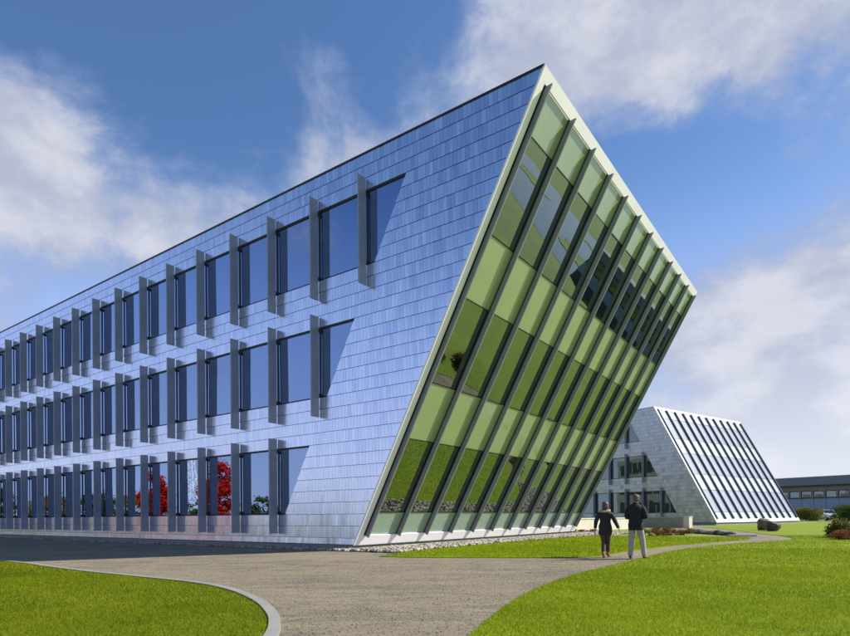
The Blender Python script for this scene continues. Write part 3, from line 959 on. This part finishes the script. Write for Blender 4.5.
r = Vector((-90.8, 31.9, 0))
mast = empty('lattice_mast', r, .3, 'pale steel lattice mast mirrored in the ground floor windows', 'mast')
m = MB(); H = 12.5
for sx in (-1, 1):
    for sy in (-1, 1): m.bar((sx * 1.3, sy * 1.3, 0), (sx * .5, sy * .5, H), .14)
m.build('corner_posts', 'white_frame', mast)
m = MB()
for i in range(9):
    z0, z1 = H * i / 9, H * (i + 1) / 9
    w0, w1 = 1.3 - .8 * i / 9, 1.3 - .8 * (i + 1) / 9
    for (a, b) in (((-1, -1), (1, -1)), ((1, -1), (1, 1)), ((1, 1), (-1, 1)), ((-1, 1), (-1, -1))):
        m.bar((a[0] * w0, a[1] * w0, z0), (b[0] * w1, b[1] * w1, z1), .07); m.bar((b[0] * w0, b[1] * w0, z0), (a[0] * w1, a[1] * w1, z1), .07)
m.build('bracing', 'white_frame', mast)

pond = []
for i in range(64):
    a = 2 * math.pi * i / 64
    q = 1 + .16 * math.sin(3 * a + .6) + .10 * math.sin(5 * a + 2) + .06 * math.sin(9 * a)
    pond.append((262 + 165 * q * math.cos(a), 126 + 92 * q * math.sin(a)))
sheet('pond', pond, .05, 'water', .05)
for cx, cy, ra, ph in ((170, 96, 15, 0), (262, 150, 20, 3.1), (300, 104, 22, 5.2)):
    isl = [(cx + ra * (1.5 + .5 * math.sin(2 * a + ph)) * math.cos(a), cy + ra * (.55 + .2 * math.sin(3 * a + ph)) * math.sin(a)) for a in [2 * math.pi * q / 28 for q in range(28)]]
    sheet('mirrored_island', isl, .16, 'far_ground', .15)  # unseen islands, added to break up the pond's reflection in the panes
for i, (x, y, h, w) in enumerate([(150, 36, 6, 8), (240, 52, 8, 9), (180, 214, 9, 11), (300, 232, 10, 12)]):
    tree('bank_tree', (x, y, 0), h, w, 1.2, 2600, .32, 'leaf_green', 'green broadleaf tree on the bank of the pond', 'trees round the pond', 240 + i)

# ------------------------------------------------------------------ long low building behind
A3 = Vector((56.0, 164.5, 0)); D3 = Vector((8.4, -12.0, 0)).normalized()
rz3 = math.atan2(D3.y, D3.x)
simple('fascia', (.16, .18, .23), .55, .1)
simple('brown_band', (.23, .19, .165), .7)
simple('blue_wall', (.27, .32, .44), .6)
simple('leaf_olive_paint', (.25, .25, .19), .8)
simple('dark_base', (.09, .085, .09), .8)
hall = empty('long_building', A3, rz3, 'long low grey blue building with a deep dark fascia at the far right', 'building')
LEN, DEP = 110.0, 26.0
def hb(name, x0, x1, y0, y1, z0, z1, mat, parent=None):
    m = MB(); m.box(x0, x1, y0, y1, z0, z1); return m.build(name, mat, parent or hall)
hb('base_wall', 0, LEN, .1, DEP, -.2, 2.15, 'dark_base')
hb('wall', 0, LEN, 0, DEP, 2.152, 4.45, 'blue_wall')
hb('window_band', .1, LEN - .1, .35, DEP - .1, 4.452, 6.1, 'dark_frame')
hb('ledge', -.1, LEN + .1, -.16, .34, 4.452, 4.62, 'dark_base')
hb('brown_wall', 0, LEN, .1, DEP, 6.102, 7.02, 'brown_band')
hb('soffit', -.3, LEN + .3, -.5, DEP, 7.022, 7.3, 'dark_base')
hb('fascia', -.5, LEN + .5, -.9, DEP + .2, 7.302, 8.95, 'fascia')
hb('roof_edge', -.55, LEN + .55, -.96, DEP + .25, 8.952, 9.1, 'concrete')
pm = None
for i in range(46):
    x = .9 + i * 2.35
    if pm is None:
        m = MB(); m.box(0, 1.75, .27, .33, 4.72, 5.95); pm = m.mesh('pane', 'dim_window_glass')
        m = MB(); m.box(1.85, 2.2, .12, .34, 4.63, 6.1); pp = m.mesh('pier', 'brown_band')
        m = MB(); m.box(0, .05, -.02, .0, 2.2, 4.44); sm = m.mesh('panel_joint', 'dark_base')
        m = MB(); m.box(.15, 1.6, .22, .26, 4.72, 5.35); bl = m.mesh('blind', 'leaf_olive_paint')
    for nm, me in (('pane', pm), ('pier', pp), ('panel_joint', sm)) + ((('blind', bl),) if i % 3 else ()):
        o = link(nm, me, hall); o.location = (x, 0, 0)

# ------------------------------------------------------------------ parked pickup
def pickup(loc, rz):
    root = empty('pickup_truck', loc, rz, 'white pickup truck parked before the long grey building', 'truck')
    simple('car_paint', (.72, .70, .66), .3, 0, var=.03, Coat_Weight=1.0)
    simple('rubber', (.02, .02, .02), .85)
    simple('chrome', (.6, .6, .62), .25, 1.0)
    simple('head_lamp', (.75, .78, .8), .1)
    simple('tail_lamp', (.4, .01, .01), .2)
    def loft(name, secs, mat):
        m = MB()
        for (y0, w0, a0, b0), (y1, w1, a1, b1) in zip(secs[:-1], secs[1:]):
            m.hexa([(-w0, y0, a0), (w0, y0, a0), (w0, y0, b0), (-w0, y0, b0), (-w1, y1, a1), (w1, y1, a1), (w1, y1, b1), (-w1, y1, b1)])
        return m
    m = MB()
    prof = [(2.75, .55), (2.80, .95), (2.55, 1.10), (1.15, 1.18), (.45, 1.85), (-.95, 1.88), (-1.15, 1.25), (-2.75, 1.25), (-2.8, .55)]   # y forward, z
    nn = len(prof)
    vs = [(-.93 if z < 1.3 else -.74, y, z) for y, z in prof] + [(.93 if z < 1.3 else .74, y, z) for y, z in prof]
    m.poly(vs, [tuple(range(nn)), tuple(range(2 * nn - 1, nn - 1, -1))] + [(i, (i + 1) % nn, nn + (i + 1) % nn, nn + i) for i in range(nn)])
    body = m.build('body', 'car_paint', root, bevel=.03)
    m = MB(); m.poly([(-.80, 1.07, 1.245), (.80, 1.07, 1.245), (.68, .52, 1.80), (-.68, .52, 1.80)], [(0, 1, 2, 3)]); m.poly([(-.80, 1.085, 1.255), (.80, 1.085, 1.255), (.68, .535, 1.81), (-.68, .535, 1.81)], [(0, 1, 2, 3)]); m.build('windscreen', 'car_glass', root)
    for sx in (-1, 1):
        m = MB(); m.poly([(sx * .93, .95, 1.27), (sx * .93, -.95, 1.27), (sx * .765, -.85, 1.8), (sx * .765, .42, 1.8)], [(0, 1, 2, 3)]); m.build('side_window', 'dark_frame', root)
        m = MB(); m.box(sx * .62 - .2, sx * .62 + .2, 2.74, 2.84, .80, .98); m.build('headlight', 'head_lamp', root, bevel=.02)
        m = MB(); m.box(sx * .84 - .07, sx * .84 + .07, -2.83, -2.74, .75, 1.1); m.build('tail_light', 'tail_lamp', root)
        m = MB(); m.box(sx * 1.0 - .1, sx * 1.0 + .1, .82, .92, 1.25, 1.42); m.build('wing_mirror', 'dark_frame', root)
        for y in (1.75, -1.75):
            m = MB(); m.tube([(sx * .70, y, .38), (sx * .95, y, .38)], [.38, .38], 20); wh = m.build('wheel', 'rubber', root, smooth=False)
            m = MB(); m.tube([(sx * .94, y, .38), (sx * .965, y, .38)], [.22, .20], 14); m.build('rim', 'chrome', wh)
    m = MB(); m.box(-.40, .40, 2.76, 2.83, .72, .98)
    m.build('grille', 'dark_frame', root)
    m = MB(); m.box(-.92, .92, 2.72, 2.92, .45, .62); m.build('bumper', 'chrome', root, bevel=.03)
    return root
pickup((67.5, 98.0, 0), math.radians(168))

# ------------------------------------------------------------------ the two walkers
simple('skin', (.55, .33, .24), .55, var=.04)
simple('hair_grey_brown', (.13, .085, .055), .7, var=.3, scale=40)
simple('hair_dark_brown', (.10, .058, .032), .65, var=.3, scale=40)
simple('black_wool', (.010, .010, .012), .85, var=.2, scale=20, bmp=.3)
simple('black_coat', (.014, .013, .016), .75, var=.2, scale=20, bmp=.3)
simple('khaki', (.36, .325, .27), .85, var=.08, scale=10, bmp=.2)
simple('brown_trousers', (.085, .045, .03), .85, var=.2, scale=10, bmp=.2)
simple('shoe_brown', (.16, .075, .04), .5)
simple('boot_tan', (.24, .12, .06), .6)
simple('fur', (.42, .30, .19), .95, var=.4, scale=60, bmp=.6)
simple('eye_dark', (.02, .02, .02), .2)
simple('lips', (.4, .16, .13), .5)

def skin_obj(name, chains, mat, parent, root_i=0, sub=2):
    """chains: lists of (x,y,z,rx,ry); points that coincide are welded so the surface stays continuous"""
    vs, es, rad, key = [], [], [], {}
    for ch in chains:
        prev = None
        for (x, y, z, a, b) in ch:
            kk = (round(x, 4), round(y, 4), round(z, 4))
            if kk not in key:
                key[kk] = len(vs); vs.append((x, y, z)); rad.append((a, b))
            i = key[kk]
            if prev is not None and prev != i: es.append((prev, i))
            prev = i
    me = bpy.data.meshes.new(name + '_skeleton'); me.from_pydata(vs, es, [])
    ob = bpy.data.objects.new(name + '_skeleton', me); COL.objects.link(ob)
    md = ob.modifiers.new('skin', 'SKIN'); md.use_smooth_shade = True; md.branch_smoothing = .4
    for i, rr in enumerate(rad):
        sv = me.skin_vertices[0].data[i]; sv.radius = rr; sv.use_root = (i == root_i)
    sb = ob.modifiers.new('sub', 'SUBSURF'); sb.levels = sb.render_levels = sub
    dg = bpy.context.evaluated_depsgraph_get()
    m2 = bpy.data.meshes.new_from_object(ob.evaluated_get(dg)); m2.name = name
    bpy.data.objects.remove(ob)
    m2.materials.clear(); m2.materials.append(MATS[mat])
    m2.polygons.foreach_set('use_smooth', [True] * len(m2.polygons))
    o = bpy.data.objects.new(name, m2); COL.objects.link(o); o.parent = parent
    return o

def ball(name, c, r, mat, parent, sub=2):
    v, f = icosphere(sub); v = v * np.array(r) + np.array(c)
    m = np_mesh(name, v, f, None, mat); m.polygons.foreach_set('use_smooth', [True] * len(m.polygons))
    return link(name, m, parent)

def hand_chains(w, dirv, side, curl):
    """palm and five fingers leaving wrist w along dirv; thumb on the inner side"""
    w, d = Vector(w), Vector(dirv).normalized()
    fwd = Vector((0, 1, 0)) - d * d.y
    if fwd.length < .3: fwd = Vector((0, 0, 1)) - d * d.z
    fwd.normalize()
    inn = d.cross(fwd).normalized()
    if inn.x * side > 0: inn = -inn
    palm = w + d * .075
    ch = [[(*w, .026, .020), (*palm, .036, .018)]]
    for k, (off, ln) in enumerate(((.030, .072), (.010, .082), (-.010, .076), (-.028, .060))):
        b = palm + fwd * off + d * .012
        m1 = b + d * ln * .5 + inn * curl * .35 * ln; t = b + d * ln * .85 + inn * curl * .9 * ln
        ch.append([(*palm, .036, .018), (*b, .011, .010), (*m1, .009, .009), (*t, .007, .007)])
    b = w + d * .035 + fwd * .038 + inn * .01
    t = b + d * .045 + fwd * .018 + inn * .015
    ch.append([(*(w + d * .0), .026, .020), (*b, .012, .011), (*t, .009, .009)])
    return ch

def person(name, loc, rz, J, P_, label):
    root = empty(name, loc, rz, label, 'person', 'two walkers on the path')
    Hd = J['head']
    neck, chest, spine, pelvis = J['neck'], J['chest'], J['spine'], J['pelvis']
    b = P_['build']
    ch = [[(*pelvis, .145 * b, .10 * b), (*spine, .115 * b, .08 * b), (*chest, .130 * b, .075 * b), (*neck, .052, .055), (Hd[0], Hd[1] - .012, Hd[2] - .05, .066, .080), (Hd[0], Hd[1] - .01, Hd[2] + .045, .076, .094), (Hd[0], Hd[1] - .012, Hd[2] + .095, .045, .055)],
          [(Hd[0], Hd[1] - .012, Hd[2] - .05, .066, .080), (Hd[0], Hd[1] + .088, Hd[2] - .022, .013, .018)]]
    for s in (-1, 1):
        ch.append([(Hd[0], Hd[1] - .01, Hd[2] + .045, .076, .094), (Hd[0] + s * .083, Hd[1] - .015, Hd[2] - .005, .010, .022)])
        sh, el, wr = J['shoulder'][s], J['elbow'][s], J['wrist'][s]
        ch.append([(*chest, .130 * b, .075 * b), (*sh, .052 * b, .050 * b), (*el, .042, .042), (*wr, .026, .020)])
        ch += hand_chains(wr, Vector(wr) - Vector(el), s, J['curl'])
        hp, kn, an, to = J['hip'][s], J['knee'][s], J['ankle'][s], J['toe'][s]
        ch.append([(*pelvis, .145 * b, .10 * b), (*hp, .085 * b, .085 * b), (*kn, .056, .056), (*an, .040, .040), (*to, .035, .022)])
    skin_obj('body', ch, 'skin', root)
    # trousers
    tr = [[(pelvis[0], pelvis[1], pelvis[2] + .04, .155 * b, .115 * b), (*pelvis, .160 * b, .118 * b)]]
    for s in (-1, 1):
        hp, kn, an = Vector(J['hip'][s]), Vector(J['knee'][s]), Vector(J['ankle'][s])
        end = kn.lerp(an, P_['trouser_end'])
        mid = hp.lerp(kn, .5)
        tr.append([(*pelvis, .160 * b, .118 * b), (*hp, .098 * b, .104 * b), (*mid, .088 * b, .094 * b), (*kn, P_['knee_w'], P_['knee_w'] + .005), (*kn.lerp(end, .5), P_['cuff'] + .004, P_['cuff'] + .010), (*kn.lerp(end, .96), P_['cuff'], P_['cuff'] + .006), (*end, P_['cuff'], P_['cuff'] + .006)])
    skin_obj('trousers', tr, P_['trouser_mat'], root)
    for s in (-1, 1):
        an, to, kn = Vector(J['ankle'][s]), Vector(J['toe'][s]), Vector(J['knee'][s])
        heel = an + (an - to).normalized() * .04 + Vector((0, 0, -.035))
        top = an.lerp(kn, P_['boot_top'])
        skin_obj('shoe', [[(*top, .050, .052), (*(an), .048, .050), (*(an.lerp(to, .55)), .047, .040), (*(to + (to - an).normalized() * .03), .038, .028)], [(*an, .048, .050), (*heel, .036, .036)]], P_['shoe_mat'], root)
    # coat: a lofted torso from hem to collar with two sleeves, a little creased
    hem, wv = P_['hem'], P_['waist_w']
    ch_, nk_ = Vector(chest), Vector(neck)
    rings = [(pelvis[0], pelvis[1], hem, P_['hem_w'], P_['hem_d']), (pelvis[0], pelvis[1], hem + .015, P_['hem_w'] + .004, P_['hem_d'] + .004), (pelvis[0], pelvis[1], pelvis[2] + .02, P_['hem_w'] * .99, P_['hem_d'] * 1.02),
             (*spine, wv, .125 * b), (ch_.x, ch_.y, (spine[2] + ch_.z) / 2, wv * 1.05, .133 * b), (ch_.x, ch_.y, ch_.z, .196 * b, .142 * b), (*ch_.lerp(nk_, .40), .198 * b, .132 * b),
             (*ch_.lerp(nk_, .62), .165 * b, .112 * b), (*ch_.lerp(nk_, .84), .098 * b, .090 * b), (nk_.x, nk_.y - .005, nk_.z + .0, .072, .076), (nk_.x, nk_.y - .005, nk_.z + .03, .070, .074), (nk_.x, nk_.y - .005, nk_.z + .028, .060, .064)]
    N = 28
    cm = MB()
    dense = []
    for r0, r1 in zip(rings[:-1], rings[1:]):
        steps = max(1, int(abs(r1[2] - r0[2]) / .03))
        dense += [tuple(a + (c - a) * q / steps for a, c in zip(r0, r1)) for q in range(steps)]
    dense.append(rings[-1])
    for q, (x, y, z, a, c) in enumerate(dense):
        for t in range(N):
            an_ = 2 * math.pi * t / N
            fold = 1 + .018 * math.sin(an_ * 3 + z * 17) + .012 * math.sin(an_ * 7 - z * 31)
            cm.v.append((x + a * fold * math.copysign(abs(math.cos(an_)) ** .85, math.cos(an_)), y + c * fold * math.copysign(abs(math.sin(an_)) ** .85, math.sin(an_)), z))
    for q in range(len(dense) - 1):
        for t in range(N):
            cm.f.append((q * N + t, q * N + (t + 1) % N, (q + 1) * N + (t + 1) % N, (q + 1) * N + t))
    cm.f.append(tuple(range(N))[::-1])
    for s in (-1, 1):
        sh, el, wr = Vector(J['shoulder'][s]), Vector(J['elbow'][s]), Vector(J['wrist'][s])
        ctl = [(Vector((sh.x * .45, sh.y, sh.z - .035)), .060 * b), (Vector((sh.x * .93, sh.y, sh.z - .045)), .072 * b), (sh.lerp(el, .45), .070 * b), (el.lerp(sh, .12), .064 * b), (el.lerp(wr, .12), .062 * b), (el.lerp(wr, .55), .052 * b), (el.lerp(wr, .93), .045 * b)]
        pts = smooth_path([p for p, _ in ctl], 4)
        rad = [ctl[i_ // 4][1] + (ctl[min(i_ // 4 + 1, len(ctl) - 1)][1] - ctl[i_ // 4][1]) * (i_ % 4) / 4 + .0035 * math.sin(i_ * 2.1) for i_ in range(len(pts))]
        cm.tube(pts, rad, 14)
    cm.build('coat', P_['coat_mat'], root, smooth=True)
    # hair cap
    for nm, c, r in P_['hair']:
        ball(nm, (Hd[0] + c[0], Hd[1] + c[1], Hd[2] + c[2]), r, P_['hair_mat'], root, 3)
    for s in (-1, 1):
        ball('eye', (Hd[0] + s * .032, Hd[1] + .074, Hd[2] + .005), (.013, .009, .008), 'eye_dark', root)
    ball('mouth', (Hd[0], Hd[1] + .070, Hd[2] - .066), (.024, .008, .007), 'lips', root)
    return root

MJ = dict(pelvis=(0, 0, .96), spine=(0, .0, 1.14), chest=(0, .005, 1.36), neck=(0, .02, 1.535), head=(.012, .045, 1.665), curl=.6,
          shoulder={-1: (-.185, 0, 1.45), 1: (.185, 0, 1.45)}, elbow={-1: (-.235, -.03, 1.17), 1: (.265, -.03, 1.18)}, wrist={-1: (-.14, .20, 1.12), 1: (.16, .19, 1.14)},
          hip={-1: (-.095, 0, .90), 1: (.095, 0, .90)}, knee={-1: (-.12, .03, .49), 1: (.165, .05, .50)}, ankle={-1: (-.14, -.06, .085), 1: (.215, .02, .085)}, toe={-1: (-.16, .10, .035), 1: (.25, .18, .035)})
MP = dict(build=1.06, trouser_end=.94, knee_w=.080, cuff=.066, trouser_mat='khaki', boot_top=.08, shoe_mat='shoe_brown', hem=.80, hem_w=.195, hem_d=.135, waist_w=.175, coat_mat='black_wool',
          hair_mat='hair_grey_brown', hair=[('hair', (0, -.022, .038), (.088, .100, .090)), ('hair', (0, -.038, -.012), (.084, .086, .084))])
person('person', ground(636, 559.2) + Vector((0, 0, 0)), math.radians(-32), MJ, MP, 'person in black jacket and pale trousers walking away along the gravel path')
f_ = .90
def sc(v): return tuple(c * f_ for c in v)
WJ = dict(pelvis=sc((0, 0, .97)), spine=sc((0, .01, 1.14)), chest=sc((0, .02, 1.35)), neck=sc((0, .03, 1.53)), head=sc((0, .065, 1.655)), curl=.5,
          shoulder={-1: sc((-.170, .01, 1.435)), 1: sc((.170, .01, 1.435))}, elbow={-1: sc((-.27, -.07, 1.17)), 1: sc((.30, .0, 1.17))}, wrist={-1: sc((-.31, -.04, .92)), 1: sc((.40, .06, .93))},
          hip={-1: sc((-.09, 0, .90)), 1: sc((.09, 0, .90))}, knee={-1: sc((-.06, .03, .49)), 1: sc((.06, .10, .51))}, ankle={-1: sc((-.03, -.16, .11)), 1: sc((.04, .15, .085))}, toe={-1: sc((-.04, -.02, .035)), 1: sc((.06, .31, .04))})
WP = dict(build=.93, trouser_end=.75, knee_w=.062, cuff=.055, trouser_mat='brown_trousers', boot_top=.35, shoe_mat='boot_tan', hem=.66, hem_w=.185, hem_d=.135, waist_w=.145, coat_mat='black_coat',
          hair_mat='hair_dark_brown', hair=[('hair', (0, -.022, .028), (.096, .106, .100)), ('hair', (0, -.036, -.025), (.094, .094, .100))])
wo = person('person', ground(605.5, 557.8), math.radians(-30), WJ, WP, 'person in black coat with a fur hood collar walking beside the jacketed walker')
# fur collar of the hood
nk = Vector(WJ['neck'])
cl = [(nk.x + .125 * math.cos(a), nk.y - .035 + .105 * math.sin(a), nk.z - .035 + .025 * math.sin(a), .040, .036) for a in [i * math.pi / 5 for i in range(10)]]
skin_obj('hood_collar', [cl + [cl[0]]], 'fur', wo)
